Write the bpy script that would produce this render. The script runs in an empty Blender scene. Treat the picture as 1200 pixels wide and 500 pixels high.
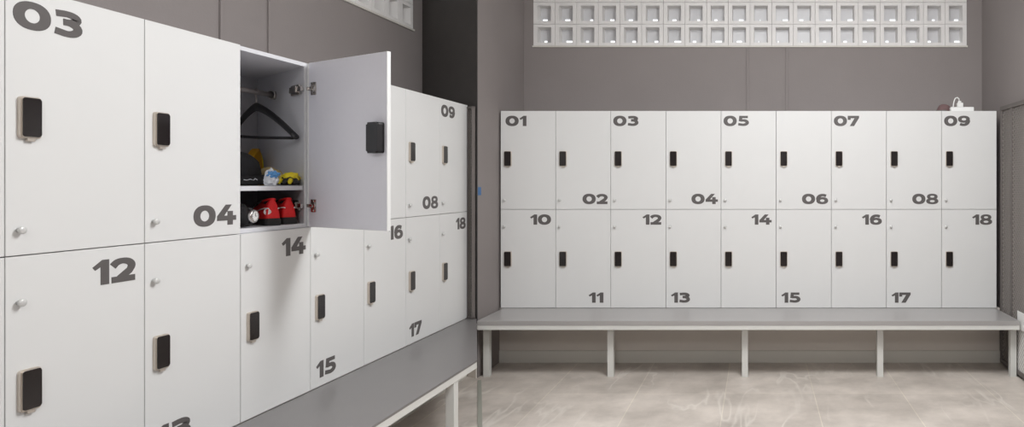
import bpy, bmesh, math, random
from mathutils import Vector, Matrix
random.seed(7)
S = bpy.context.scene
COL = S.collection
PI = math.pi
HC = 1.425          # eye height
F = 795.0           # focal length in pixels of a 1200 px wide frame
H = 0.78            # locker height
BT = HC - 0.27*H - H   # bench top / locker base height

# ------------------------------------------------------------------ materials
def mat(name, col, rough=0.5, metal=0.0, noise=0.0, nscale=8.0, bump=0.0, bscale=120.0, spec=0.5, emit=None, trans=0.0):
    m = bpy.data.materials.new(name); m.use_nodes = True
    nt = m.node_tree; b = nt.nodes['Principled BSDF']
    b.inputs['Base Color'].default_value = (*col, 1)
    b.inputs['Roughness'].default_value = rough
    b.inputs['Metallic'].default_value = metal
    b.inputs['Specular IOR Level'].default_value = spec
    if trans: b.inputs['Transmission Weight'].default_value = trans
    tc = nt.nodes.new('ShaderNodeTexCoord')
    n = nt.nodes.new('ShaderNodeTexNoise'); n.inputs['Scale'].default_value = nscale
    n.inputs['Detail'].default_value = 5
    nt.links.new(tc.outputs['Object'], n.inputs['Vector'])
    r = nt.nodes.new('ShaderNodeMix'); r.data_type = 'RGBA'
    k = max(noise, 0.004)
    r.inputs['A'].default_value = (*[max(0, c*(1-k)) for c in col], 1)
    r.inputs['B'].default_value = (*[min(1, c*(1+k)) for c in col], 1)
    nt.links.new(n.outputs['Fac'], r.inputs['Factor'])
    nt.links.new(r.outputs['Result'], b.inputs['Base Color'])
    if bump:
        n2 = nt.nodes.new('ShaderNodeTexNoise'); n2.inputs['Scale'].default_value = bscale
        nt.links.new(tc.outputs['Object'], n2.inputs['Vector'])
        bp = nt.nodes.new('ShaderNodeBump'); bp.inputs['Strength'].default_value = bump
        bp.inputs['Distance'].default_value = 0.003
        nt.links.new(n2.outputs['Fac'], bp.inputs['Height'])
        nt.links.new(bp.outputs['Normal'], b.inputs['Normal'])
    if emit:
        b.inputs['Emission Color'].default_value = (*emit[0], 1)
        b.inputs['Emission Strength'].default_value = emit[1]
    return m

def g(v):   # sRGB 0..255 -> linear
    v /= 255.0
    return v/12.92 if v <= 0.04045 else ((v+0.055)/1.055)**2.4
def rgb(r, gg, b): return (g(r), g(gg), g(b))

M = {}
M['wall'] = mat('wall_paint', rgb(140,133,131), 0.75, noise=0.06, nscale=2.5, bump=0.25, bscale=90)
M['wall_shaded'] = mat('wall_paint_shaded', rgb(76,73,71), 0.75, noise=0.10, nscale=5, bump=0.4, bscale=140)  # wall paint with the end wall's shade put into the colour
M['ceiling'] = mat('ceiling_paint', rgb(225,225,222), 0.8, noise=0.02)
M['plinth'] = mat('plinth_paint', rgb(214,207,199), 0.6, noise=0.05, nscale=3)
M['base'] = mat('baseboard_paint', rgb(214,211,203), 0.55, noise=0.03, nscale=4)
M['laminate'] = mat('locker_laminate', rgb(222,222,221), 0.42, noise=0.012, nscale=6, spec=0.35)
M['carcass'] = mat('locker_carcass', rgb(218,218,222), 0.5, noise=0.012, nscale=5)
M['number'] = mat('number_vinyl', rgb(92,88,87), 0.5, noise=0.03)
M['lockmetal'] = mat('lock_silver', rgb(205,196,186), 0.32, 0.55, noise=0.03)
M['lockblack'] = mat('lock_black_face', rgb(36,31,31), 0.16, noise=0.08, nscale=14)
M['knob'] = mat('knob_grey', rgb(214,214,212), 0.3, 0.25, noise=0.02)
M['chrome'] = mat('chrome', rgb(200,196,192), 0.18, 1.0, noise=0.02)
M['steel'] = mat('brushed_steel', rgb(196,188,184), 0.35, 0.6, noise=0.05)
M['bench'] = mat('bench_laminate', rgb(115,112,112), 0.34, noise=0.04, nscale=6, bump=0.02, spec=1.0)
M['bench_sheen'] = mat('bench_laminate_sheen', rgb(162,159,158), 0.3, noise=0.04, nscale=6, bump=0.02, spec=1.0)  # grazing reflection of the lockers painted in as a paler grey
M['white_metal'] = mat('white_powder_coat', rgb(214,214,210), 0.4, noise=0.02)
M['block'] = mat('vent_block', rgb(232,230,228), 0.6, noise=0.05, nscale=9, bump=0.1)
M['pane'] = mat('vent_pane', rgb(214,214,216), 0.35, noise=0.08, nscale=5)
M['black_plastic'] = mat('black_plastic', rgb(32,31,33), 0.35, noise=0.1)
M['black_fabric'] = mat('black_fabric', rgb(34,33,35), 0.85, noise=0.25, nscale=60, bump=0.4)
M['red'] = mat('red_shoe_fabric', rgb(214,22,26), 0.6, noise=0.12, nscale=90, bump=0.3, bscale=300)
M['white'] = mat('white_plastic', rgb(238,238,236), 0.4, noise=0.01)
M['sole'] = mat('black_rubber', rgb(36,33,34), 0.7, noise=0.2, nscale=40)
M['yellow'] = mat('yellow_fabric', rgb(236,214,40), 0.6, noise=0.15, nscale=40)
M['ochre'] = mat('ochre_plastic', rgb(216,160,30), 0.5, noise=0.1, nscale=20)
M['blue'] = mat('blue_print', rgb(90,150,205), 0.5, noise=0.1, nscale=30)
M['tape'] = mat('blue_tape', rgb(62,108,160), 0.6, noise=0.1, nscale=30)
M['film'] = mat('white_wrapper', rgb(226,228,232), 0.35, noise=0.12, nscale=25)
M['tan'] = mat('tan_fabric', rgb(206,184,132), 0.7, noise=0.1, nscale=25)
M['brown'] = mat('brown_felt', rgb(112,88,88), 0.8, noise=0.15, nscale=25)
M['gold'] = mat('gold', rgb(205,165,80), 0.3, 0.8, noise=0.05)
M['mesh_metal'] = mat('mesh_metal', rgb(158,152,147), 0.5, 0.3, noise=0.05)
M['frame_dark'] = mat('dark_frame', rgb(104,98,95), 0.5, noise=0.06)
M['backing'] = mat('grey_backing_sheet', rgb(112,107,104), 0.7, noise=0.05)
M['grout'] = mat('tile_edge_strip', rgb(158,158,148), 0.5, 0.0, noise=0.05)

M['inner'] = mat('door_inner_laminate', rgb(228,228,236), 0.5, noise=0.02, nscale=40)

def floor_mat():
    m = bpy.data.materials.new('stone_tiles'); m.use_nodes = True
    nt = m.node_tree; L = nt.links.new; N = nt.nodes.new; b = nt.nodes['Principled BSDF']
    tc = N('ShaderNodeTexCoord'); mp = N('ShaderNodeMapping')
    mp.inputs['Location'].default_value = (-0.38+6.0, -4.587+12.0, 0)
    L(tc.outputs['Object'], mp.inputs['Vector'])
    br = N('ShaderNodeTexBrick'); br.offset = 0.0; br.squash = 1.0
    br.inputs['Scale'].default_value = 1.0
    br.inputs['Brick Width'].default_value = 0.6; br.inputs['Row Height'].default_value = 1.2
    br.inputs['Mortar Size'].default_value = 0.003; br.inputs['Mortar Smooth'].default_value = 0.2
    br.inputs['Color1'].default_value = (*rgb(214,205,198), 1); br.inputs['Color2'].default_value = (*rgb(203,194,187), 1)
    br.inputs['Mortar'].default_value = (*rgb(226,218,206), 1)
    L(mp.outputs['Vector'], br.inputs['Vector'])
    cl = N('ShaderNodeTexNoise'); cl.inputs['Scale'].default_value = 2.2; cl.inputs['Detail'].default_value = 8; cl.inputs['Roughness'].default_value = 0.62
    L(tc.outputs['Object'], cl.inputs['Vector'])
    cr = N('ShaderNodeValToRGB'); cr.color_ramp.elements[0].position = 0.30; cr.color_ramp.elements[1].position = 0.66
    cr.color_ramp.elements[0].color = (0.66,0.65,0.63,1); cr.color_ramp.elements[1].color = (1.12,1.12,1.1,1)
    L(cl.outputs['Fac'], cr.inputs['Fac'])
    mu = N('ShaderNodeMix'); mu.data_type = 'RGBA'; mu.blend_type = 'MULTIPLY'; mu.inputs['Factor'].default_value = 1
    L(br.outputs['Color'], mu.inputs['A']); L(cr.outputs['Color'], mu.inputs['B'])
    # diagonal pale veins, broken up
    mv = N('ShaderNodeMapping'); mv.inputs['Rotation'].default_value = (0,0,0.75); mv.inputs['Scale'].default_value = (2.1,0.55,1)
    L(tc.outputs['Object'], mv.inputs['Vector'])
    vn = N('ShaderNodeTexNoise'); vn.inputs['Scale'].default_value = 1.7; vn.inputs['Detail'].default_value = 3; vn.inputs['Distortion'].default_value = 0.35
    L(mv.outputs['Vector'], vn.inputs['Vector'])
    sb = N('ShaderNodeMath'); sb.operation = 'SUBTRACT'; sb.inputs[1].default_value = 0.5; L(vn.outputs['Fac'], sb.inputs[0])
    ab = N('ShaderNodeMath'); ab.operation = 'ABSOLUTE'; L(sb.outputs[0], ab.inputs[0])
    vr = N('ShaderNodeValToRGB'); vr.color_ramp.elements[0].position = 0.0; vr.color_ramp.elements[0].color = (1,1,1,1)
    vr.color_ramp.elements[1].position = 0.022; vr.color_ramp.elements[1].color = (0,0,0,1)
    L(ab.outputs[0], vr.inputs['Fac'])
    bk = N('ShaderNodeTexNoise'); bk.inputs['Scale'].default_value = 1.6; L(tc.outputs['Object'], bk.inputs['Vector'])
    bkr = N('ShaderNodeValToRGB'); bkr.color_ramp.elements[0].position = 0.46; bkr.color_ramp.elements[1].position = 0.62
    L(bk.outputs['Fac'], bkr.inputs['Fac'])
    mm = N('ShaderNodeMath'); mm.operation = 'MULTIPLY'; L(vr.outputs['Color'], mm.inputs[0]); L(bkr.outputs['Color'], mm.inputs[1])
    m3 = N('ShaderNodeMath'); m3.operation = 'MULTIPLY'; m3.inputs[1].default_value = 0.5; L(mm.outputs[0], m3.inputs[0])
    mx = N('ShaderNodeMix'); mx.data_type = 'RGBA'; mx.inputs['B'].default_value = (*rgb(236,230,222), 1)
    L(m3.outputs[0], mx.inputs['Factor']); L(mu.outputs['Result'], mx.inputs['A'])
    L(mx.outputs['Result'], b.inputs['Base Color'])
    b.inputs['Roughness'].default_value = 0.42; b.inputs['Specular IOR Level'].default_value = 0.4
    bp = N('ShaderNodeBump'); bp.inputs['Strength'].default_value = 0.15; bp.inputs['Distance'].default_value = 0.002; bp.invert = True
    L(br.outputs['Fac'], bp.inputs['Height']); L(bp.outputs['Normal'], b.inputs['Normal'])
    return m
M['floor'] = floor_mat()

# ------------------------------------------------------------------ mesh helpers
def link(name, me, parent=None, loc=(0,0,0), rotz=0.0):
    o = bpy.data.objects.new(name, me); COL.objects.link(o)
    o.location = loc; o.rotation_euler = (0,0,rotz)
    if parent: o.parent = parent
    return o
def tomesh(name, bm, mats, smooth=False):
    bmesh.ops.recalc_face_normals(bm, faces=bm.faces)
    me = bpy.data.meshes.new(name); bm.to_mesh(me); bm.free()
    if not isinstance(mats, (list, tuple)): mats = [mats]
    for m in mats: me.materials.append(m)
    if smooth:
        for p in me.polygons: p.use_smooth = True
    return me
def obj(name, bm, mats, parent=None, loc=(0,0,0), rotz=0.0, smooth=False):
    return link(name, tomesh(name, bm, mats, smooth), parent, loc, rotz)
def tag(o, label=None, cat=None, group=None, kind=None):
    if label: o['label'] = label
    if cat: o['category'] = cat
    if group: o['group'] = group
    if kind: o['kind'] = kind
    return o
def thing(name, label, cat, loc=(0,0,0), rotz=0.0, group=None):
    return tag(link(name, None, None, loc, rotz), label, cat, group)
def structure(name, bm, m, parent=None):
    o = obj(name, bm, m, parent)
    if parent is None: o['kind'] = 'structure'
    return o

def box(bm, x0, x1, y0, y1, z0, z1, bev=0.0, mi=0):
    vs = [bm.verts.new((x,y,z)) for x in (x0,x1) for y in (y0,y1) for z in (z0,z1)]
    idx = [(0,1,3,2),(4,6,7,5),(0,4,5,1),(2,3,7,6),(0,2,6,4),(1,5,7,3)]
    fs = [bm.faces.new([vs[i] for i in f]) for f in idx]
    for f in fs: f.material_index = mi
    if bev:
        es = list({e for f in fs for e in f.edges})
        r = bmesh.ops.bevel(bm, geom=es, offset=bev, segments=2, affect='EDGES', profile=0.5)
        for f in r['faces']: f.material_index = mi
def prism(bm, pts, z0, z1, mi=0):
    """vertical prism over the plan polygon pts"""
    a = [bm.verts.new((x,y,z0)) for x,y in pts]; b = [bm.verts.new((x,y,z1)) for x,y in pts]
    n = len(pts); fs = [bm.faces.new(a[::-1]), bm.faces.new(b)]
    fs += [bm.faces.new((a[i],a[(i+1)%n],b[(i+1)%n],b[i])) for i in range(n)]
    for f in fs: f.material_index = mi
def xzprism(bm, pts, y0, y1, mi=0):
    """prism of an x-z outline, from y0 (front) to y1"""
    a = [bm.verts.new((x,y0,z)) for x,z in pts]; b = [bm.verts.new((x,y1,z)) for x,z in pts]
    n = len(pts); fs = [bm.faces.new(a), bm.faces.new(b[::-1])]
    fs += [bm.faces.new((a[i],b[i],b[(i+1)%n],a[(i+1)%n])) for i in range(n)]
    for f in fs: f.material_index = mi
def rrect(cx, cz, w, h, r, n=5):
    pts = []
    for (sx, sz, a0) in ((1,1,0),(-1,1,PI/2),(-1,-1,PI),(1,-1,1.5*PI)):
        for i in range(n+1):
            a = a0 + PI/2*i/n
            pts.append((cx+sx*(w/2-r)+r*math.cos(a), cz+sz*(h/2-r)+r*math.sin(a)))
    return pts
def tube(bm, pts, r, n=10, caps=True, mi=0):
    pts = [Vector(p) for p in pts]; rings = []; up = None
    for i, p in enumerate(pts):
        t = (pts[min(i+1,len(pts)-1)] - pts[max(i-1,0)]).normalized()
        if up is None:
            up = Vector((0,0,1)) if abs(t.z) < 0.9 else Vector((1,0,0))
        s = t.cross(up).normalized(); up = s.cross(t).normalized()
        rr = r[i] if isinstance(r, (list,tuple)) else r
        rings.append([bm.verts.new(p + rr*(math.cos(2*PI*k/n)*s + math.sin(2*PI*k/n)*up)) for k in range(n)])
    fs = []
    for a, b in zip(rings, rings[1:]):
        for k in range(n): fs.append(bm.faces.new((a[k],a[(k+1)%n],b[(k+1)%n],b[k])))
    if caps: fs += [bm.faces.new(rings[0][::-1]), bm.faces.new(rings[-1])]
    for f in fs: f.material_index = mi
def lathe(bm, prof, axis='z', n=20, mi=0, origin=(0,0,0)):
    """prof: (radius, height) pairs revolved about the axis"""
    rings = []
    for r, h in prof:
        ring = []
        for k in range(n):
            a = 2*PI*k/n; c, s = r*math.cos(a), r*math.sin(a)
            p = {'z':(c,s,h),'y':(c,h,s),'x':(h,c,s)}[axis]
            ring.append(bm.verts.new(Vector(p)+Vector(origin)))
        rings.append(ring)
    fs = []
    for a, b in zip(rings, rings[1:]):
        for k in range(n): fs.append(bm.faces.new((a[k],a[(k+1)%n],b[(k+1)%n],b[k])))
    fs += [bm.faces.new(rings[0][::-1]), bm.faces.new(rings[-1])]
    for f in fs: f.material_index = mi
def loft(bm, rings, mi=0, closed=True, caps=True):
    vr = [[bm.verts.new(p) for p in ring] for ring in rings]; fs = []
    n = len(rings[0])
    for a, b in zip(vr, vr[1:]):
        for k in range(n if closed else n-1):
            fs.append(bm.faces.new((a[k],a[(k+1)%n],b[(k+1)%n],b[k])))
    if caps: fs += [bm.faces.new(vr[0][::-1]), bm.faces.new(vr[-1])]
    for f in fs: f.material_index = mi
def BM(): return bmesh.new()

# ------------------------------------------------------------------ the room
XL, XR = -2.70, 1.965
YB = 5.948; YN = -2.6
CZ = 3.6
CX, CY = -2.05, 4.954           # outer corner between the two bays
SK = Vector((-1023.0, 795.0, 0)).normalized()     # plan direction of the slanting end wall
YC = CY + (CX-XL)/1023.0*795.0  # where the slanting wall meets the left wall
W0, W1 = HC+1.2, HC+1.2+0.19*4  # ventilation window
T = 0.10

bm = BM(); prism(bm, [(XL-T,YN-T),(XR+T,YN-T),(XR+T,YB+T),(CX-0.02,YB+T),(CX-0.02,CY+0.6),(XL-T,YC+0.6)], -0.08, 0.0)
structure('floor', bm, M['floor'])
bm = BM(); box(bm, XL-T, XR+T, YN-T, YB+T, CZ, CZ+0.1); structure('ceiling', bm, M['ceiling'])
GL0, GL1 = 5.313-0.19*20, 5.313          # window in left wall, along y
bm = BM()
box(bm, XL-T, XL, YN, YC+0.2, 0, W0); box(bm, XL-T, XL, YN, YC+0.2, W1, CZ)
box(bm, XL-T, XL, YN, GL0, W0, W1); box(bm, XL-T, XL, GL1, YC+0.2, W0, W1)
structure('wall_left', bm, M['wall'])
GR0 = (625-888)/F*YB; GR1 = GR0+0.19*20   # window in back wall, along x
bm = BM()
box(bm, CX-T, XR+T, YB, YB+T, 0, W0); box(bm, CX-T, XR+T, YB, YB+T, W1, CZ)
box(bm, CX-T, GR0, YB, YB+T, W0, W1); box(bm, GR1, XR+T, YB, YB+T, W0, W1)
structure('wall_back', bm, M['wall'])
bm = BM(); box(bm, XR, XR+T, YN, YB, 0, CZ); structure('wall_right', bm, M['wall'])
bm = BM(); box(bm, XL-T, XR+T, YN-T, YN, 0, CZ); structure('wall_front', bm, M['wall'])
bm = BM(); prism(bm, [(CX,CY+0.012),(CX,YB),(CX-0.08,YB),(CX-0.08,CY+0.14)], 0, CZ)
structure('wall_recess', bm, M['wall'])
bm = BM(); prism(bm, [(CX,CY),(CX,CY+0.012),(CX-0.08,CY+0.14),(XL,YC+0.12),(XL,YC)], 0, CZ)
structure('wall_slanting', bm, M['wall_shaded'])

# ventilation windows: pale hollow blocks with a pane at the back of each
def vent_window(name, n, rows, frame_at, slits):
    p = 0.19; ow, oh, dp, gp = 0.120, 0.134, 0.085, 0.0012
    bm = BM(); bp = BM()
    for i in range(n):
        for j in range(rows):
            x0, z0 = i*p+gp, j*p+gp; x1, z1 = (i+1)*p-gp, (j+1)*p-gp
            cx, cz = (x0+x1)/2, (z0+z1)/2
            o = [(x0,z0),(x1,z0),(x1,z1),(x0,z1)]
            q = [(cx-ow/2,cz-oh/2),(cx+ow/2,cz-oh/2),(cx+ow/2,cz+oh/2),(cx-ow/2,cz+oh/2)]
            q2 = [(cx+(a-cx)*0.93, cz+(b-cz)*0.95) for a, b in q]
            V = lambda pts, y: [bm.verts.new(frame_at(a, y, b)) for a, b in pts]
            vo, vob, vi, vib = V(o,0), V(o,dp), V(q,0), V(q2,dp)
            for k in range(4):
                l = (k+1)%4
                bm.faces.new((vo[k],vo[l],vi[l],vi[k])); bm.faces.new((vi[k],vi[l],vib[l],vib[k]))
                bm.faces.new((vo[k],vob[k],vob[l],vo[l])); bm.faces.new((vib[k],vib[l],vob[l],vob[k]))
            zb = z0 if not slits else cz-oh/2+0.034
            def pb(a0,a1,b0,b1):
                vs = [bp.verts.new(frame_at(a,y,b)) for a in (a0,a1) for y in (dp,dp+0.008) for b in (b0,b1)]
                for f in [(0,1,3,2),(4,6,7,5),(0,4,5,1),(2,3,7,6),(0,2,6,4),(1,5,7,3)]: bp.faces.new([vs[t] for t in f])
            if slits:
                a = cx - 0.06 + 0.12*random.uniform(0.15,0.6); wd = random.uniform(0.02,0.06)
                if random.random() < 0.12: wd = 0.004
                pb(i*p, (i+1)*p, zb, (j+1)*p); pb(i*p, (i+1)*p, j*p, cz-oh/2)
                pb(i*p, a, cz-oh/2, zb); pb(min(a+wd,cx+0.058), (i+1)*p, cz-oh/2, zb)
            else: pb(i*p, (i+1)*p, j*p, (j+1)*p)
    w = structure(name, bm, M['block'])
    obj('pane', bp, M['pane'], w)
    # sill lip
    b3 = BM()
    pts = [frame_at(a,y,b) for a in (-0.006, n*p+0.006) for y in (-0.012,0.03) for b in (-0.014,0.0)]
    vs = [b3.verts.new(q) for q in pts]
    for f in [(0,1,3,2),(4,6,7,5),(0,4,5,1),(2,3,7,6),(0,2,6,4),(1,5,7,3)]: b3.faces.new([vs[t] for t in f])
    obj('sill', b3, M['base'], w)
vent_window('window_1', 20, 4, lambda a, y, b: Vector((GR0+a, YB+y, W0+b)), True)
vent_window('window_2', 20, 4, lambda a, y, b: Vector((XL-y, GL0+a, W0+b)), False)

# cable trunking on the walls
tn = [0]
def trunk(x0,x1,y0,y1,z0,z1):
    tn[0] += 1; bm = BM(); box(bm, x0,x1,y0,y1,z0,z1, 0.002); structure('trim_%d' % tn[0], bm, M['wall'])
for px in (876.2, 922.0):
    x = (px-888)/F*YB; trunk(x-0.0095, x+0.0095, YB-0.012, YB, BT+2*H-0.4, W0-0.015)
for px in (257.5, 314.0):
    y = -XL*F/(888-px); trunk(XL, XL+0.012, y-0.0075, y+0.0075, BT+2*H-0.4, W0-0.015 if GL0 < y < GL1 else CZ)

# ------------------------------------------------------------------ numerals
def arc(cx, cy, rx, ry, a0, a1, n=14):
    return [(cx+rx*math.cos(math.radians(a0+(a1-a0)*i/n)), cy+ry*math.sin(math.radians(a0+(a1-a0)*i/n))) for i in range(n+1)]
TS = 0.255; WX = 1.11
DIG = {
 '0': (1.16, [('ring', 0.58, 0.5, 0.58, 0.51, 0.235, 0.255)]),
 '1': (0.62, [('poly', [(0.0,0.73),(0.36,1.0),(0.62,1.0),(0.62,0.0),(0.30,0.0),(0.30,0.72),(0.10,0.60)])]),
 '2': (0.98, [('str', [(0.08,0.68)]+arc(0.47,0.65,0.36,0.225,150,-12)+[(0.74,0.45),(0.33,0.15)]), ('poly', [(0.03,0.0),(0.97,0.0),(0.97,0.25),(0.03,0.25)]), ('poly', [(0.03,0.0),(0.40,0.0),(0.52,0.25),(0.03,0.21)])]),
 '3': (0.98, [('str', [(0.10,0.84)]+arc(0.46,0.72,0.35,0.155,105,-88)+[(0.34,0.565)]), ('str', [(0.34,0.55)]+arc(0.48,0.34,0.36,0.215,88,-105)+[(0.07,0.185)])]),
 '4': (1.10, [('poly', [(0.50,1.0),(0.84,1.0),(0.40,0.44),(0.02,0.44)]), ('poly', [(0.02,0.22),(1.10,0.22),(1.10,0.46),(0.02,0.46)]), ('poly', [(0.60,0.0),(0.91,0.0),(0.91,0.68),(0.60,0.68)])]),
 '5': (1.0, [('poly', [(0.16,1.0),(0.92,1.0),(0.92,0.77),(0.16,0.77)]), ('poly', [(0.16,1.0),(0.44,1.0),(0.41,0.46),(0.11,0.46)]), ('str', [(0.25,0.545)]+arc(0.50,0.34,0.36,0.215,80,-105)+[(0.07,0.18)])]),
 '6': (1.08, [('ring', 0.56, 0.335, 0.52, 0.345, 0.20, 0.125), ('str', [(0.90,0.80)]+arc(0.60,0.48,0.43,0.40,72,185))]),
 '7': (1.0, [('poly', [(0.0,1.0),(1.0,1.0),(1.0,0.76),(0.0,0.76)]), ('poly', [(0.62,0.80),(1.0,0.80),(0.56,0.0),(0.18,0.0)]), ('poly', [(0.0,1.0),(0.26,1.0),(0.26,0.60),(0.0,0.60)])]),
 '8': (1.08, [('ring', 0.54, 0.725, 0.47, 0.285, 0.19, 0.10), ('ring', 0.54, 0.29, 0.54, 0.30, 0.22, 0.105)]),
 '9': (1.08, [('ring', 0.52, 0.665, 0.52, 0.345, 0.20, 0.125), ('str', [(0.18,0.20)]+arc(0.48,0.52,0.43,0.40,-108,5))]),
}
def draw_number(text, h, th=0.0010):
    """number as a thin raised film; returns bmesh with origin at lower left, and its width"""
    bm = BM(); ox = 0.0; layer = 0; yy = -th
    def strip(L, R, closed=False, yy=None):
        yy = -th-0.00004*(layer % 4)
        n = len(L); rng = range(n if closed else n-1)
        fa = [bm.verts.new((ox+x*h*WX, yy, z*h)) for x, z in L]; fb = [bm.verts.new((ox+x*h*WX, yy, z*h)) for x, z in R]
        ba = [bm.verts.new((ox+x*h*WX, 0, z*h)) for x, z in L]; bb = [bm.verts.new((ox+x*h*WX, 0, z*h)) for x, z in R]
        for i in rng:
            j = (i+1)%n
            bm.faces.new((fa[i],fa[j],fb[j],fb[i])); bm.faces.new((fa[i],ba[i],ba[j],fa[j])); bm.faces.new((fb[i],fb[j],bb[j],bb[i]))
        if not closed:
            bm.faces.new((fa[0],fb[0],bb[0],ba[0])); bm.faces.new((fa[-1],ba[-1],bb[-1],fb[-1]))
    for ch in text:
        w, prims = DIG[ch]
        for p in prims:
            layer += 1; yy = -th-0.00004*(layer % 4)
            if p[0] == 'ring':
                _, cx, cy, rx, ry, ix, iy = p
                A = [2*PI*i/36 for i in range(36)]
                se = lambda c, e: math.copysign(abs(c)**e, c)
                strip([(cx+rx*se(math.cos(a),0.9), cy+ry*se(math.sin(a),0.9)) for a in A], [(cx+ix*math.cos(a), cy+iy*math.sin(a)) for a in A], True)
            elif p[0] == 'str':
                P = [Vector(q) for q in p[1]]; L, R = [], []
                for i, q in enumerate(P):
                    t = (P[min(i+1,len(P)-1)]-P[max(i-1,0)]).normalized(); nn = Vector((-t.y,t.x))
                    k = TS/2*(0.92+0.32*abs(nn.x))
                    L.append(tuple(q+nn*k)); R.append(tuple(q-nn*k))
                strip(L, R)
            else:
                xzprism(bm, [(ox+x*h*WX, z*h) for x, z in p[1]], yy, 0)
        ox += (w*WX+0.07)*h
    return bm, ox-0.07*h

# ------------------------------------------------------------------ lockers
DT = 0.018
def lock_meshes():
    b = BM(); xzprism(b, rrect(0,0,0.058,0.122,0.009), -0.0125, 0)
    box(b, -0.009, 0.012, -0.010, -0.002, -0.069, -0.060, 0.001)
    es = [e for e in b.edges if all(abs(v.co.y+0.0125) < 1e-5 for v in e.verts)]
    bmesh.ops.bevel(b, geom=es, offset=0.003, segments=2, affect='EDGES')
    body = tomesh('lock_body', b, M['lockmetal'])
    f = BM(); xzprism(f, rrect(0,0.001,0.051,0.113,0.007), -0.0150, -0.0124)
    es = [e for e in f.edges if all(abs(v.co.y+0.0150) < 1e-5 for v in e.verts)]
    bmesh.ops.bevel(f, geom=es, offset=0.0012, segments=2, affect='EDGES')
    face = tomesh('lock_face', f, M['lockblack'])
    k = BM(); lathe(k, [(0.007,0),(0.007,-0.007),(0.0104,-0.008),(0.0108,-0.0150),(0.0085,-0.0172)], 'y', 18)
    knob = tomesh('knob', k, M['knob'], True)
    return body, face, knob
LB, LF, KN = lock_meshes()

def carcass_mesh(w, dv, shelf=None):
    t = 0.018; b = BM(); dx, dy = dv; i = 0.0006; y0 = 0.001
    para = lambda x0, x1, a, c: [(x0+dx*a, y0+dy*a), (x1+dx*a, y0+dy*a), (x1+dx*c, y0+dy*c), (x0+dx*c, y0+dy*c)]
    prism(b, para(i, t, 0, 1), i, H-i); prism(b, para(w-t, w-i, 0, 1), i, H-i)
    prism(b, para(t, w-t, 0, 1), i, t); prism(b, para(t, w-t, 0, 1), H-t, H-i)
    prism(b, para(t, w-t, 0.975, 1), t, H-t)
    return tomesh('carcass', b, M['carcass'])
def door_mesh(w):
    b = BM(); gp = 0.0016
    box(b, -w+gp, -gp, -DT, -0.0006, gp, H-gp, 0.0012)
    for f in b.faces:
        if all(abs(v.co.y+0.0006) < 1e-5 for v in f.verts): f.material_index = 1
    return tomesh('door', b, [M['laminate'], M['inner']])

def locker(num, loc, rotz, w, carc, doorm, upper, label, group, numpos, open_deg=None):
    t = thing('locker', label, 'locker', loc, rotz, group)
    link('carcass', carc, t)
    d = link('door', doorm, t, (w-0.017,-DT-0.001,0) if open_deg else (w,0,0), math.radians(open_deg) if open_deg else 0.0)
    dw = w if not open_deg else OPEN_W
    lx = -dw+0.060
    lz = (H-0.380) if upper else (H-0.392)
    link('lock_body', LB, d, (lx, -DT, lz)); link('lock_face', LF, d, (lx, -DT, lz))
    link('knob', KN, d, (-dw+0.034, -DT, 0.074 if upper else H-0.135))
    bmn, nw = draw_number(num, 0.081)
    nx = {'L': -dw+(0.040 if num in ('01','13','15','17') else 0.020), 'R': -nw-(0.036 if int(num) > 9 else 0.025), 'M': -nw-0.058}[numpos[1]]
    nz = {'T': H-0.040-0.081, 'B': 0.042}[numpos[0]]
    obj('number', bmn, M['number'], d, (nx, -DT, nz))
    return t, d

def place_for(n):
    if n <= 9: return 'TL' if n % 2 else 'BR'
    if n == 11: return 'BM'
    return 'BL' if n % 2 else 'TR'
names = {0:'top row', 1:'bottom row'}

# right-hand bank: faces the viewer
RY = F*H/115.5
RYF = RY
RX0 = (586.5-888)/F*RY; RW = (1168-586.5)/F*RY/9; RY += DT
rc, rd = carcass_mesh(RW, (0,0.55)), door_mesh(RW)
for n in range(1, 19):
    up = n <= 9; c = (n-1) % 9
    lab = 'closed pale grey locker numbered %02d in the wide bank facing the viewer, %s' % (n, names[0 if up else 1])
    locker('%02d' % n, (RX0+c*RW, RY, BT+(H if up else 0)), 0, RW, rc, rd, up, lab, 'lockers of the bank facing the viewer', place_for(n))

# left-hand bank: along the left wall, the end meets the slanting wall
LX = -2.131-DT; LW = 0.4375; LEND = 4.983
lc, ld = carcass_mesh(LW, (0.414,0.533)), door_mesh(LW)
OPEN_W = 0.605
open_door = door_mesh(OPEN_W)
for n in list(range(2, 10)) + list(range(11, 19)):
    up = n <= 9; c = (n-1) % 9
    y = LEND - (9-c)*LW
    if n in (2, 11):
        lab = 'pale grey locker cut off by the photo\'s left edge, %s of receding bank' % names[0 if up else 1]
    elif n == 5:
        lab = 'open locker numbered 05 with its door swung out, black hanger and red shoes inside'
    else:
        lab = 'closed pale grey locker numbered %02d in the receding bank at left, %s' % (n, names[0 if up else 1])
    root, d = locker('%02d' % n, (LX, y, BT+(H if up else 0)), PI/2, LW, lc, open_door if n == 5 else ld, up, lab,
                     'lockers of the receding bank at left', place_for(n), 61.4 if n == 5 else None)
    if n == 5: ROOT5, DOOR5, Y5 = root, d, y

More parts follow.
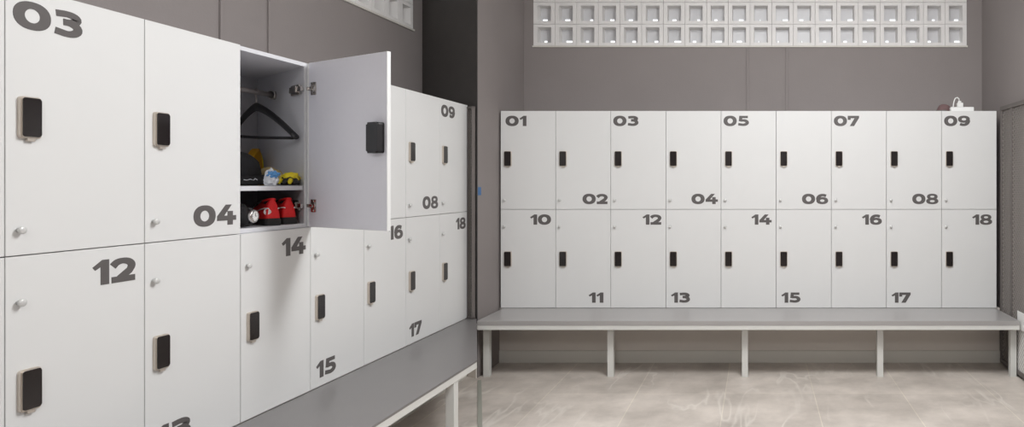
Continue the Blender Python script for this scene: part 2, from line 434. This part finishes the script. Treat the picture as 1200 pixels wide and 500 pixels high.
# fittings of the open locker (local: x along the front, y inwards, z up from its floor)
Z5 = BT+H
t = 0.018
SKX, SKY = 0.414, 0.533
def P5(u, s, z): return (u*LW+SKX*s, SKY*s, z)
b = BM(); zs = HC-0.034-Z5
q = [P5(0.05,0.02,0)[:2], P5(0.95,0.02,0)[:2], P5(0.95,0.97,0)[:2], P5(0.05,0.97,0)[:2]]
prism(b, q, zs, zs+0.020); obj('shelf', b, M['carcass'], ROOT5)
SHZ = Z5+zs+0.020
b = BM(); zr = HC+0.444-Z5
a0, a1 = Vector(P5(0.045,0.58,zr)), Vector(P5(0.955,0.58,zr))
tube(b, [a0, a1], 0.0125, 14); rod = obj('hanging_rod', b, M['steel'], ROOT5, smooth=True)
for a_, sg_ in ((a1,-1),(a0,1)):
    b = BM(); lathe(b, [(0.016,sg_*0.004),(0.016,sg_*0.030),(0.021,sg_*0.031),(0.022,0.0)], 'x', 18, origin=a_)
    obj('rod_bracket', b, M['chrome'], rod, smooth=True)
for hz in (HC+0.443-Z5, HC-0.108-Z5):
    b = BM()
    # plate on the carcass side, arm and cup on the door
    ps = [P5(0.945,0.05,hz), P5(0.945,0.20,hz)]
    v0, v1 = Vector(ps[0]), Vector(ps[1]); dd = (v1-v0); nrm = Vector((-dd.y, dd.x, 0)).normalized()
    def slab(p, q, hh, th):
        e = (q-p).normalized(); nn = Vector((-e.y,e.x,0))*th
        prism(b, [(p.x,p.y),(q.x,q.y),((q+nn).x,(q+nn).y),((p+nn).x,(p+nn).y)], hz-hh, hz+hh)
    slab(v0, v1, 0.024, 0.009); slab(v0+nrm*0.008+dd*0.1, v0+nrm*0.008+dd*0.9, 0.014, 0.012)
    slab(v0+nrm*0.006-dd*0.45, v0+nrm*0.006+dd*0.3, 0.010, 0.010)
    tube(b, [v0+Vector((0,0,0.012))+nrm*0.014+dd*0.6, v0+nrm*0.020+dd*0.6+Vector((0,0,0.012))], 0.005, 10)
    obj('hinge', b, M['chrome'], ROOT5)
    b = BM()
    box(b, -0.066, -0.026, -0.0006, 0.004, hz-0.030, hz+0.030, 0.001)
    lathe(b, [(0.019,0.0),(0.019,0.008),(0.013,0.010),(0.010,0.006)], 'y', 18, origin=(-0.046,0,hz))
    for s in (-0.023, 0.023): lathe(b, [(0.005,0.003),(0.005,0.006),(0.003,0.0065)], 'y', 10, origin=(-0.046,0,hz+s))
    box(b, -0.053, -0.008, 0.004, 0.014, hz-0.008, hz+0.008, 0.002)
    obj('hinge_cup', b, M['chrome'], DOOR5)
b = BM(); xzprism(b, rrect(-OPEN_W+0.060, HC+0.200-Z5-0.005, 0.080, 0.134, 0.010), -0.0006, 0.032)
es = [e for e in b.edges if all(abs(v.co.y-0.032) < 1e-5 for v in e.verts)]
bmesh.ops.bevel(b, geom=es, offset=0.006, segments=3, affect='EDGES')
bx = obj('lock_case', b, M['black_plastic'], DOOR5)
tag(bx, 'black plastic case on the inside of the door')

# ------------------------------------------------------------------ things in the open locker
def W5(u, s, z):     # world position inside the open locker
    lx, ly, _ = P5(u, s, 0); return Vector((LX-ly, Y5+lx, z))
SKA = math.atan2(SK.y, SK.x)

# hanger, hung over the rod
hp = W5(0.66, 0.58, HC+0.444)
hang = thing('coat_hanger', 'black plastic coat hanger hung on the rail in the open locker', 'hanger', tuple(hp), math.atan2(0.123,-0.285))
pk = -0.072
b = BM()
sh = []
for i in range(-14, 15):
    tt = i/14; L = 0.300 if tt < 0 else 0.205
    zz = pk - 0.155*(abs(tt)**1.35)*(1.0 if tt < 0 else 0.85)
    sh.append((tt*L, 0, zz))
rings = []
for i, p in enumerate(sh):
    hh = 0.013+0.008*(1-abs(i-14)/14); ww = 0.008+0.008*abs(i-14)/14
    rings.append([(p[0], ww*math.cos(a), p[2]+hh*math.sin(a)) for a in [2*PI*k/12 for k in range(12)]])
loft(b, rings); obj('shoulder_bar', b, M['black_plastic'], hang, smooth=True)
b = BM(); tube(b, [(-0.290,0,pk-0.150),(-0.278,0,pk-0.160),(0,0,pk-0.150),(0.190,0,pk-0.138),(0.200,0,pk-0.128)], 0.0075, 10)
obj('trouser_bar', b, M['black_plastic'], hang, smooth=True)
b = BM(); tube(b, [(0,0,pk)]+[(0.0168*math.cos(math.radians(a)), 0, 0.0168*math.sin(math.radians(a))) for a in range(-90, 181, 18)], 0.0028, 8)
obj('hook', b, M['steel'], hang, smooth=True)

# red shoes
def shoe(u, s, label, side):
    L = 0.275; p = W5(u, s, Z5+0.0185)
    r = thing('shoe', label, 'shoe', tuple(p), SKA, 'pair of red shoes in the open locker')
    # local x from heel (0) to toe (L)
    def width(x):
        k = x/L
        return 0.029+0.009*math.sin(PI*min(1,k*0.75+0.02)) if k < 0.75 else 0.0375*math.sqrt(max(0.02,1-((k-0.75)/0.262)**2))
    xs = [0.0,0.006,0.02,0.05,0.09,0.13,0.17,0.20,0.225,0.245,0.26,0.27,L]
    b = BM(); rings = []
    for x in xs:
        w = width(x)*(0.72 if x == 0 else (0.93 if x == 0.006 else 1.0))+0.0025; zt = 0.026 - 0.006*math.sin(PI*x/L); lift = 0.012*max(0,(x/L-0.75)/0.25)**2
        rings.append([(x-0.004,-w,0.004+lift),(x-0.004,-w*0.9,lift),(x-0.004,w*0.9,lift),(x-0.004,w,0.004+lift),(x-0.004,w,zt+lift),(x-0.004,w*0.9,zt+0.003+lift),(x-0.004,-w*0.9,zt+0.003+lift),(x-0.004,-w,zt+lift)])
    loft(b, rings); obj('sole', b, M['sole'], r, smooth=False)
    top = [0.094,0.118,0.122,0.112,0.104,0.106,0.100,0.084,0.071,0.061,0.053,0.046,0.034]
    b = BM(); rings = []
    for x, h in zip(xs, top):
        w = width(x)*(0.70 if x == 0 else (0.92 if x == 0.006 else 1.0)); ring = []
        cut = 0.30 if x < 0.02 else (0.62 if x < 0.12 else (0.42 if x < 0.19 else 0.22))
        for k in range(15):
            a = -0.10*PI + 1.2*PI*k/14
            e = abs(math.sin(a))**0.75*(1 if math.sin(a) > 0 else -0.2)
            c = math.cos(a)*w*(1-0.34*max(0,math.sin(a)))
            ring.append((x + (0.010 if x==0 else 0)*max(0,e), c, 0.022+(h-0.022)*e))
        rings.append(ring)
    loft(b, rings)
    obj('upper', b, M['red'], r, smooth=True)
    # dark collar opening, a padded ring with a sunken lining
    b = BM(); cen = [(0.058+0.046*math.cos(a), 0.018*math.sin(a), 0.111+0.008*math.cos(a+PI)) for a in [2*PI*k/20 for k in range(21)]]
    tube(b, cen, 0.0048, 8, caps=False); obj('collar', b, M['red'], r, smooth=True)
    b = BM(); lathe(b, [(0.001,0.110),(0.017,0.113),(0.017,0.095)], 'z', 18)
    for v in b.verts: v.co.x = 0.058+v.co.x*2.1; v.co.y *= 1.0
    obj('lining', b, M['black_fabric'], r)
    b = BM()
    for k in range(5):
        x = 0.112+0.018*k; z = 0.109-0.0055*k - (0.004 if k > 3 else 0)
        tube(b, [(x-0.004,-0.024,z-0.012),(x,-0.012,z),(x+0.003,0.012,z),(x-0.001,0.024,z-0.012)], 0.0028, 6)
    obj('laces', b, M['sole'], r, smooth=True)
    # heel cup in black and thin white swoosh lines round the side
    b = BM(); rings = []
    for x in xs[:6]:
        w = width(x)*(0.72 if x == 0 else (0.94 if x == 0.006 else 1.015)) + 0.0015; hh = 0.032-0.005*min(1,x/0.13)
        rings.append([(x-0.002, -w*0.95, 0.02), (x-0.002,-w*1.0,hh*0.8),(x-0.002,-w*0.93,hh),(x-0.002,w*0.93,hh),(x-0.002,w,hh*0.8),(x-0.002,w*0.95,0.02)])
    loft(b, rings); obj('heel_cup', b, M['sole'], r)
    for sg in (-1, 1):
        b = BM(); pts = []
        for x, z in ((-0.003,0.076),(0.004,0.078),(0.02,0.077),(0.06,0.072),(0.10,0.064),(0.14,0.054),(0.18,0.043),(0.215,0.034)):
            hz_ = (z-0.022)/(0.108-0.022); w = width(max(0,x))*(0.70 if x <= 0 else (0.9 if x < 0.01 else 1.0))
            pts.append((x, sg*(w*(1-0.27*hz_)+0.0005), z))
        tube(b, pts, 0.0024, 6); obj('side_line', b, M['white'], r, smooth=True)
    return r, width
r1, wf = shoe(0.535, 0.06, 'red running shoe with black sole on locker floor, round white emblem on its heel side', -1)
r2, wf = shoe(0.772, 0.055, 'red running shoe with black sole on locker floor, nearest the swung-out door', 1)
# round white emblem with a red twist on the outer side of the first shoe
def emblem(parent):
    c = Vector((0.010, 0.0205, 0.062)); tilt = Matrix.Rotation(0.85, 3, 'Z') @ Matrix.Rotation(0.18, 3, 'X')
    b = BM(); lathe(b, [(0.0005,-0.012),(0.0140,-0.012),(0.0140,0.002),(0.0005,0.0021)], 'y', 22)
    for v in b.verts: v.co = tilt @ v.co + c
    e = obj('emblem', b, M['white'], parent)
    b = BM(); P = [(0.006,0.0076),(0.001,0.0088),(-0.004,0.006),(-0.003,0.002),(0.003,-0.001),(0.004,-0.005),(0.0,-0.0085),(-0.006,-0.0078)]
    pts = [tilt @ Vector((-x, 0.0026, z)) + c for x, z in P]
    tube(b, pts, [0.0008,0.0018,0.0022,0.0024,0.0024,0.0022,0.0018,0.0008], 6)
    obj('emblem_mark', b, M['red'], e)
emblem_done = emblem

# blob helper for soft goods
def blob(bm, c, rx, ry, rz, seed=0, amp=0.12, mi=0, flat=True, sub=3, freq=2.2):
    from mathutils import noise
    r = bmesh.ops.create_icosphere(bm, subdivisions=sub, radius=1.0)
    for v in r['verts']:
        n = noise.noise(v.co*freq + Vector((seed*7.1, seed*3.3, 0)))
        q = v.co*(1+amp*n); q = Vector((q.x*rx, q.y*ry, q.z*rz))
        if flat: q.z = max(q.z, -rz*0.55)
        v.co = q+Vector(c)
    for f in {f for v in r['verts'] for f in v.link_faces}: f.material_index = mi

# black cap-like pouch on the shelf
p = W5(0.36, 0.47, SHZ+0.001)
pouch = thing('cap', 'black cap with a pale mark, left on the locker shelf', 'cap', tuple(p), SKA)
b = BM(); blob(b, (0.0,0.0,0.056), 0.10, 0.078, 0.100, 1, 0.10); obj('crown', b, M['black_fabric'], pouch, smooth=True)
b = BM(); rings = []
for i in range(13):
    a = -PI*0.5+PI*i/12; cx_, sx_ = math.sin(a), math.cos(a)
    x0_, y0_ = -0.075*sx_-0.02, 0.085*cx_
    x1_, y1_ = -0.125*sx_-0.02, 0.093*cx_
    rings.append([(x0_,y0_,0.050),(x0_,y0_,0.030),(x1_,y1_,0.005-0.004*abs(cx_)),(x1_,y1_,0.014)])
loft(b, rings); obj('brim', b, M['black_fabric'], pouch, smooth=True)
b = BM(); tube(b, [(-0.155,-0.030,0.030),(-0.152,-0.022,0.036),(-0.157,-0.014,0.027),(-0.154,-0.004,0.033),(-0.158,0.010,0.028),(-0.155,0.022,0.031)], 0.0022, 6)
for v in b.verts: v.co.x += 0.030; v.co.z -= 0.004
obj('stitched_mark', b, M['film'], pouch)
# yellow folded packet behind
p = W5(0.80, 0.80, SHZ+0.001)
pkt = thing('packet', 'ochre yellow packet with a punched handle standing behind the black cap', 'packet', tuple(p), PI/2+0.15)
b = BM()
xzprism(b, [(-0.075,0),(0.055,0),(0.040,0.10),(0.022,0.165),(0.006,0.190),(-0.012,0.182),(-0.040,0.150),(-0.070,0.125)], -0.018, 0.018)
bmesh.ops.bevel(b, geom=list(b.edges), offset=0.004, segments=2, affect='EDGES')
obj('body', b, M['ochre'], pkt)
b = BM(); tube(b, [(0.018,-0.012,0.165),(0.032,-0.014,0.130),(0.036,-0.016,0.085),(0.030,-0.018,0.060)], 0.006, 8); obj('handle', b, M['yellow'], pkt, smooth=True)
# crumpled wrapper with blue print
p = W5(0.54, 0.11, SHZ+0.001)
wr = thing('wrapper', 'crumpled white and blue plastic wrapper on the locker shelf', 'wrapper', tuple(p), SKA)
b = BM(); blob(b, (0,0,0.026), 0.040, 0.024, 0.046, 3, 0.55, sub=3, freq=2.6); obj('film', b, M['film'], wr)
b = BM(); blob(b, (-0.020,-0.002,0.050), 0.026, 0.022, 0.016, 4, 0.5, flat=False); obj('print', b, M['blue'], wr)
# tan cloth behind, yellow and black glove in front
p = W5(0.76, 0.40, SHZ+0.001)
cl = BM(); blob(cl, (0,0,0.040), 0.055, 0.045, 0.045, 6, 0.35)
c_ = obj('cloth', cl, M['tan'], None, tuple(p), smooth=True); tag(c_, 'folded tan cloth behind the yellow and black glove', 'cloth')
p = W5(0.820, 0.105, SHZ+0.001)
gl = thing('glove', 'yellow and black sports glove lying at the shelf edge', 'glove', tuple(p), SKA-0.5)
b = BM(); blob(b, (0,0,0.020), 0.048, 0.036, 0.033, 8, 0.2); obj('palm', b, M['black_fabric'], gl, smooth=True)
b = BM(); blob(b, (0.004,0.0,0.036), 0.046, 0.038, 0.026, 9, 0.35, flat=False); obj('back_panel', b, M['yellow'], gl, smooth=True)
for k in range(4):
    b = BM(); y = -0.030+0.018*k
    tube(b, [(-0.030,y,0.022),(-0.055,y*1.1,0.026),(-0.072,y*1.15,0.018),(-0.078,y*1.15,0.010)], [0.0095,0.0095,0.009,0.006], 8)
    obj('finger', b, M['yellow'] if k % 2 else M['black_fabric'], gl, smooth=True)

# small black pouch and wristwatch at the near end of the locker floor
FZ = Z5+0.0185
p = W5(0.16, 0.27, FZ+0.001)
po = thing('pouch', 'small black zip pouch on the locker floor left of the red shoes', 'pouch', tuple(p), SKA)
b = BM(); rings = []
for z, k in ((0,0.85),(0.01,0.97),(0.04,1.0),(0.075,0.93),(0.095,0.75),(0.100,0.5)):
    rings.append([(0.085*k*math.cos(a)*abs(math.cos(a))**-0.3 if abs(math.cos(a))>1e-6 else 0, 0.042*k*math.sin(a), z) for a in [2*PI*(j+0.5)/20 for j in range(20)]])
loft(b, rings); obj('body', b, M['black_fabric'], po, smooth=True)
b = BM(); tube(b, [(-0.062,0,0.100),(0,0,0.1015),(0.062,0,0.100)], 0.003, 8); obj('zip', b, M['steel'], po)
p = W5(0.24, 0.015, FZ+0.003)
wa = thing('wristwatch', 'steel wristwatch with a white dial leaning at the front of the open locker', 'watch', tuple(p), PI/2+0.12)
b = BM(); lathe(b, [(0.020,0.012),(0.027,0.010),(0.0285,0.004),(0.027,-0.003),(0.022,-0.005),(0.021,-0.003)], 'y', 28, origin=(0,0,0.046)); obj('case', b, M['chrome'], wa, smooth=True)
b = BM(); lathe(b, [(0.0005,-0.0035),(0.0208,-0.0035),(0.0208,-0.0020),(0.0005,-0.002)], 'y', 28, origin=(0,0,0.046)); dl = obj('dial', b, M['white'], wa)
b = BM()
box(b, -0.0010,0.0010,-0.0048,-0.0037,0.046,0.059); box(b, 0.0,0.012,-0.0048,-0.0037,0.0452,0.0468)
for k in range(12):
    a = 2*PI*k/12; x, z = 0.0175*math.cos(a), 0.046+0.0175*math.sin(a); box(b, x-0.001,x+0.001,-0.0044,-0.0036,z-0.001,z+0.001)
obj('hands', b, M['sole'], dl)
b = BM(); tube(b, [(0.027,0.006,0.046),(0.031,0.006,0.046)], 0.003, 8); obj('crown', b, M['gold'], wa)
b = BM(); rings = []
for k in range(25):
    a = math.radians(118+ (422-118)*k/24)
    y, z = 0.032-0.030*math.cos(a-PI/2)*0+0.034*math.cos(a)*0, 0
    yy, zz = 0.034+0.030*math.sin(a-PI/2+0.0), 0.044+0.0405*math.cos(a-PI/2)
    rings.append([(-0.011,yy,zz),(0.011,yy,zz),(0.011,yy+0.003*math.sin(a-PI/2),zz+0.003*math.cos(a-PI/2)),(-0.011,yy+0.003*math.sin(a-PI/2),zz+0.003*math.cos(a-PI/2))])
loft(b, rings); obj('strap', b, M['sole'], wa)

# ------------------------------------------------------------------ benches
def leg_mesh(w, d, z1, slot=False):
    b = BM(); box(b, -w/2, w/2, -d/2, d/2, 0.004, z1, 0.002)
    box(b, -w/2-0.001, w/2+0.001, -d/2-0.001, d/2+0.001, 0.0, 0.004)
    return tomesh('leg', b, M['white_metal'])
# right bench
ST = 0.036; RT = 0.032
bx0, bx1 = -2.019, 1.884; by0 = F*(HC-BT)/161.5; ly = 5.005
rb = thing('bench', 'long straight grey bench under the bank of lockers facing the viewer', 'bench', ((bx0+bx1)/2, ly, 0), 0, 'locker room benches')
ox = -(bx0+bx1)/2
b = BM(); box(b, bx0+ox, bx1+ox, by0-ly, RY-0.002-ly, BT-ST, BT-0.001, 0.003); obj('seat_top', b, M['bench_sheen'], rb)
b = BM()
box(b, bx0+ox+0.002, bx1+ox-0.002, by0-ly+0.002, by0-ly+0.030, BT-ST-RT, BT-ST-0.0005, 0.002)
box(b, bx0+ox+0.004, bx1+ox-0.004, -0.022, 0.020, BT-ST-RT, BT-ST, 0.002)
box(b, bx0+ox+0.004, bx1+ox-0.004, RY-0.060-ly, RY-0.020-ly, BT-ST-RT, BT-ST, 0.002)
for px in (564.5, 716, 873, 1031, 1186.5):
    x = (px-888)/F*ly+ox; box(b, x-0.018, x+0.018, by0-ly+0.030, RY-0.060-ly, BT-ST-RT, BT-ST, 0.002)
obj('frame_rail', b, M['white_metal'], rb)
lm = leg_mesh(0.045, 0.045, BT-ST-RT)
for px in (564.5, 716, 873, 1031, 1186.5):
    x = (px-888)/F*ly
    if px < 600: x = bx0+0.024
    link('leg', lm, rb, (x+ox, 0, 0))
# left bench: far end cut on the slant
lx1 = -1.572; ly0 = 1.05
ray = lambda x: -x*F/(888-559.3)      # slanting end, parallel to the line from corner to room centre
lb = thing('bench', 'grey bench with slanting cut end under the receding bank of lockers at left', 'bench', ((LX+lx1)/2, 2.6, 0), 0, 'locker room benches')
lo = Vector((-(LX+lx1)/2, -2.6))
def pl(pts): return [(x+lo.x, y+lo.y) for x, y in pts]
wx = LX+0.019
def poly(x0, x1, off=0.0): return pl([(x0,ly0),(x1,ly0),(x1,ray(x1)-off),(x0,min(ray(x0),4.99)-off)])
b = BM(); prism(b, [*pl([(wx,ly0),(lx1,ly0),(lx1,ray(lx1)),(CX-0.004,ray(CX-0.004)-0.012),(wx,4.975)])], BT-0.012, BT-0.001)
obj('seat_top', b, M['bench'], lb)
b = BM(); prism(b, poly(lx1-0.040, lx1-0.001, 0.004), BT-0.012-0.034, BT-0.012)
prism(b, poly(wx+0.002, wx+0.042, 0.03), BT-0.012-0.034, BT-0.012)
for y in (3.545, 2.545, 1.545): box(b, wx+0.042+lo.x, lx1-0.040+lo.x, y-0.018+lo.y, y+0.018+lo.y, BT-0.046, BT-0.012)
obj('frame_rail', b, M['white_metal'], lb)
lm2 = leg_mesh(0.045, 0.050, BT-0.046)
for y in (3.545, 2.545, 1.545): link('leg', lm2, lb, (lx1-0.026+lo.x, y+lo.y, 0))

# plinths below the lockers, with a baseboard on each
bm = BM(); box(bm, RX0-0.03, RX0+9*RW+0.03, RY, RY+0.5, 0, BT-0.002); structure('trim_5', bm, M['plinth'])
bm = BM(); box(bm, RX0-0.03, RX0+9*RW+0.03, RY-0.012, RY, 0, 0.094); structure('baseboard_back', bm, M['base'])
bm = BM(); prism(bm, [(LX,ly0),(LX,LEND),(LX-0.50,LEND+0.388),(LX-0.50,ly0)], 0, BT-0.002); structure('trim_6', bm, M['plinth'])
bm = BM(); box(bm, LX, LX+0.012, ly0, LEND, 0, 0.094); structure('baseboard_left', bm, M['base'])
bm = BM(); q0 = Vector((CX,CY)); q1 = Vector((LX,LEND+0.03)); nn = Vector((-795.0,-1023.0)).normalized()*0.010
q1 = q0+(q1-q0)*0.98
prism(bm, [tuple(q0),tuple(q1),tuple(q1+nn),tuple(q0+nn)], 0, 0.094); structure('brightening_strip', bm, M['plinth'])  # pale strip added to lighten the dark foot of the slanting wall
# floor edge strip running from the bench corner into the room
bm = BM(); e0 = Vector((-2.018, 4.885)); dirn = Vector((1.957,-4.734)).normalized(); nn = Vector((-dirn.y,dirn.x))
e1 = e0+dirn*3.2
prism(bm, [tuple(e0),tuple(e1),tuple(e1+nn*0.026),tuple(e0+nn*0.026)], 0.0, 0.004); structure('trim_7', bm, M['grout'])

# ------------------------------------------------------------------ wire mesh screens
def lattice(bm, A, B, z0, z1, pitch, r, nrm):
    """diamond wire mesh filling the upright rectangle from A to B"""
    A, B = Vector(A), Vector(B); L = (B-A).length; e = (B-A)/L; Hh = z1-z0
    def seg(u0, v0, u1, v1, o):
        p = A+e*u0+Vector((0,0,z0+v0))+nrm*o; q = A+e*u1+Vector((0,0,z0+v1))+nrm*o; tube(bm, [p,q], r, 4, caps=False)
    k = -Hh
    while k < L:
        u0, v0, u1, v1 = k, 0.0, k+Hh, Hh
        if u0 < 0: v0 -= u0; u0 = 0
        if u1 > L: v1 -= u1-L; u1 = L
        if u1-u0 > 0.004:
            seg(u0, v0, u1, v1, r); seg(u0, Hh-v0, u1, Hh-v1, -r)
        k += pitch
def screen(name, A, B, z0, z1, label, posts, pitch=0.03, r=0.0016, fw=0.03, backing=True):
    A, B = Vector((*A,0)), Vector((*B,0)); L = (B-A).length; e = (B-A)/L; n = Vector((-e.y,e.x,0))
    t = thing(name, label, 'mesh screen', (A.x, A.y, 0), math.atan2(e.y,e.x))
    b = BM()
    for u in posts: box(b, u*L-fw/2 if 0<u<1 else (0 if u==0 else L-fw), u*L+fw/2 if 0<u<1 else (fw if u==0 else L), -0.012, 0.012, z0, z1, 0.001)
    box(b, 0, L, -0.014, 0.014, z1-fw, z1+0.001, 0.001); box(b, 0, L, -0.014, 0.014, z0-0.001, z0+fw, 0.001)
    obj('frame', b, M['frame_dark'], t)
    b = BM(); lattice(b, (0,0,0), (L,0,0), z0, z1, pitch, r, Vector((0,1,0))); obj('wire_mesh', b, M['mesh_metal'], t)
    return t
TOPZ = HC+0.565
sr = screen('mesh_screen', (1.920,5.34), (1.920,3.4), 0.02, TOPZ+0.03, 'tall dark framed wire mesh screen on right wall, right of locker 18', (0,0.115,1), 0.034, 0.0024)
# white panel standing in for daylight behind its lower part, white notice fixed on it
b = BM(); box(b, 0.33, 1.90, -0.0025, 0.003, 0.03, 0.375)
kp = obj('daylight_panel', b, M['white'], sr); tag(kp, 'added white panel standing in for daylight behind the lower part of the mesh')
b = BM(); box(b, 0.0, 0.26, -0.002, 0.002, -0.065, 0.065, 0.001)
sg = obj('sign', b, M['white'], None, (1.9030, 4.97, 0.425), -PI/2); tag(sg, 'small white sign plate fixed on the mesh screen at right', 'sign')
eA = Vector((CX-0.004, CY-0.012)); eD = Vector((SK.x,SK.y)); nO = Vector((-795.0,-1023.0)).normalized()
A_ = eA+nO*0.014+eD*0.006; B_ = A_+eD*0.070
sl = screen('mesh_strip', (B_.x,B_.y), (A_.x,A_.y), BT+0.004, TOPZ-0.01, 'narrow wire mesh strip closing the gap beside locker 18 of the receding bank', (0,1), 0.022, 0.0014, 0.012)
sl['category'] = 'mesh strip'

# blue tape on the wall corner
bm = BM(); box(bm, -0.0006, 0.0008, -0.0, 0.055, -0.030, 0.030)
tp = obj('tape', bm, M['tape'], None, (CX+0.0002, CY+0.016, HC-0.062)); tag(tp, 'small piece of blue tape stuck on the grey wall corner', 'tape')

# ------------------------------------------------------------------ on top of the right bank
TZ = BT+2*H
def rx(px, y): return (px-888)/F*y
y = RY+0.06
ps = thing('power_strip', 'white power strip with a plugged-in adapter on top of locker 09', 'power strip', (rx(1127,y), y, TZ))
b = BM(); box(b, -0.092, 0.092, -0.024, 0.024, 0.0, 0.036, 0.005); obj('body', b, M['white'], ps)
b = BM(); box(b, -0.038, 0.008, -0.018, 0.018, 0.036, 0.072, 0.005); box(b, -0.030, -0.006, -0.012, 0.012, 0.072, 0.086, 0.003); obj('adapter', b, M['white'], ps)
b = BM(); tube(b, [(-0.020,0,0.086),(-0.022,0,0.104),(-0.036,-0.002,0.114),(-0.052,-0.002,0.108),(-0.062,-0.004,0.086),(-0.068,-0.006,0.060),(-0.070,-0.008,0.038)], 0.0045, 8); obj('cord', b, M['white'], ps, smooth=True)
b = BM()
for k in range(2): lathe(b, [(0.015,0.0362),(0.015,0.0372),(0.012,0.0372),(0.011,0.0365)], 'z', 16, origin=(0.032+0.036*k,0,0))
obj('socket', b, M['base'], ps)
y = RY+0.12
hat = thing('hat', 'brown felt hat lying on top of locker 08', 'hat', (rx(1107,y), y+0.05, TZ))
b = BM(); lathe(b, [(0.085,0.0),(0.083,0.030),(0.074,0.056),(0.055,0.078),(0.025,0.090),(0.003,0.086)], 'z', 28)
for v in b.verts: v.co.x += 0.015*math.sin(v.co.z*30)
obj('crown', b, M['brown'], hat, smooth=True)
b = BM(); lathe(b, [(0.075,0.010),(0.086,0.010),(0.115,0.010),(0.117,0.006),(0.115,0.0),(0.075,0.0)], 'z', 32); obj('brim', b, M['brown'], hat, smooth=True)
b = BM(); lathe(b, [(0.0845,0.010),(0.0870,0.012),(0.0850,0.028),(0.082,0.027)], 'z', 28); obj('band', b, M['frame_dark'], hat, smooth=True)
hat.scale = (0.70,0.70,0.80)

emblem_done(r1)

# ------------------------------------------------------------------ light
def area(name, loc, sx, sy, e, col=(0.97,0.985,1.0), rot=(0,0,0)):
    l = bpy.data.lights.new(name, 'AREA'); l.shape = 'RECTANGLE'; l.size = sx; l.size_y = sy; l.energy = e; l.color = col
    o = bpy.data.objects.new(name, l); COL.objects.link(o); o.location = loc; o.rotation_euler = rot
    return o
def globe(name, loc, e, r=0.22, col=(0.98,0.99,1.0)):
    l = bpy.data.lights.new(name, 'POINT'); l.shadow_soft_size = r; l.energy = e; l.color = col
    o = bpy.data.objects.new(name, l); COL.objects.link(o); o.location = loc
globe('fill_globe', (0.50,2.75,3.05), 84)  # unseen globe added to brighten the upper walls and vent blocks
globe('fill_globe', (-0.10,-1.6,3.05), 112)  # unseen globe added behind the camera to fill the open door
area('ceiling_panel', (0.45,2.9,CZ-0.03), 2.0, 0.6, 75)
w = bpy.data.worlds.new('World'); S.world = w; w.use_nodes = True
w.node_tree.nodes['Background'].inputs['Color'].default_value = (0.95,0.97,1,1)
w.node_tree.nodes['Background'].inputs['Strength'].default_value = 1.6

# ------------------------------------------------------------------ camera
cam = bpy.data.cameras.new('Camera'); co = bpy.data.objects.new('Camera', cam); COL.objects.link(co)
co.location = (0,0,HC); co.rotation_euler = (PI/2,0,0)
cam.sensor_width = 36.0; cam.lens = F/1200*36.0
cam.shift_x = -(888-600)/1200; cam.shift_y = -(250-214)/1200
cam.clip_start = 0.05
S.camera = co
S.view_settings.view_transform = 'Standard'; S.view_settings.look = 'None'
S.view_settings.gamma = 1.0; S.view_settings.use_curve_mapping = False
S.view_settings.exposure = 0.0
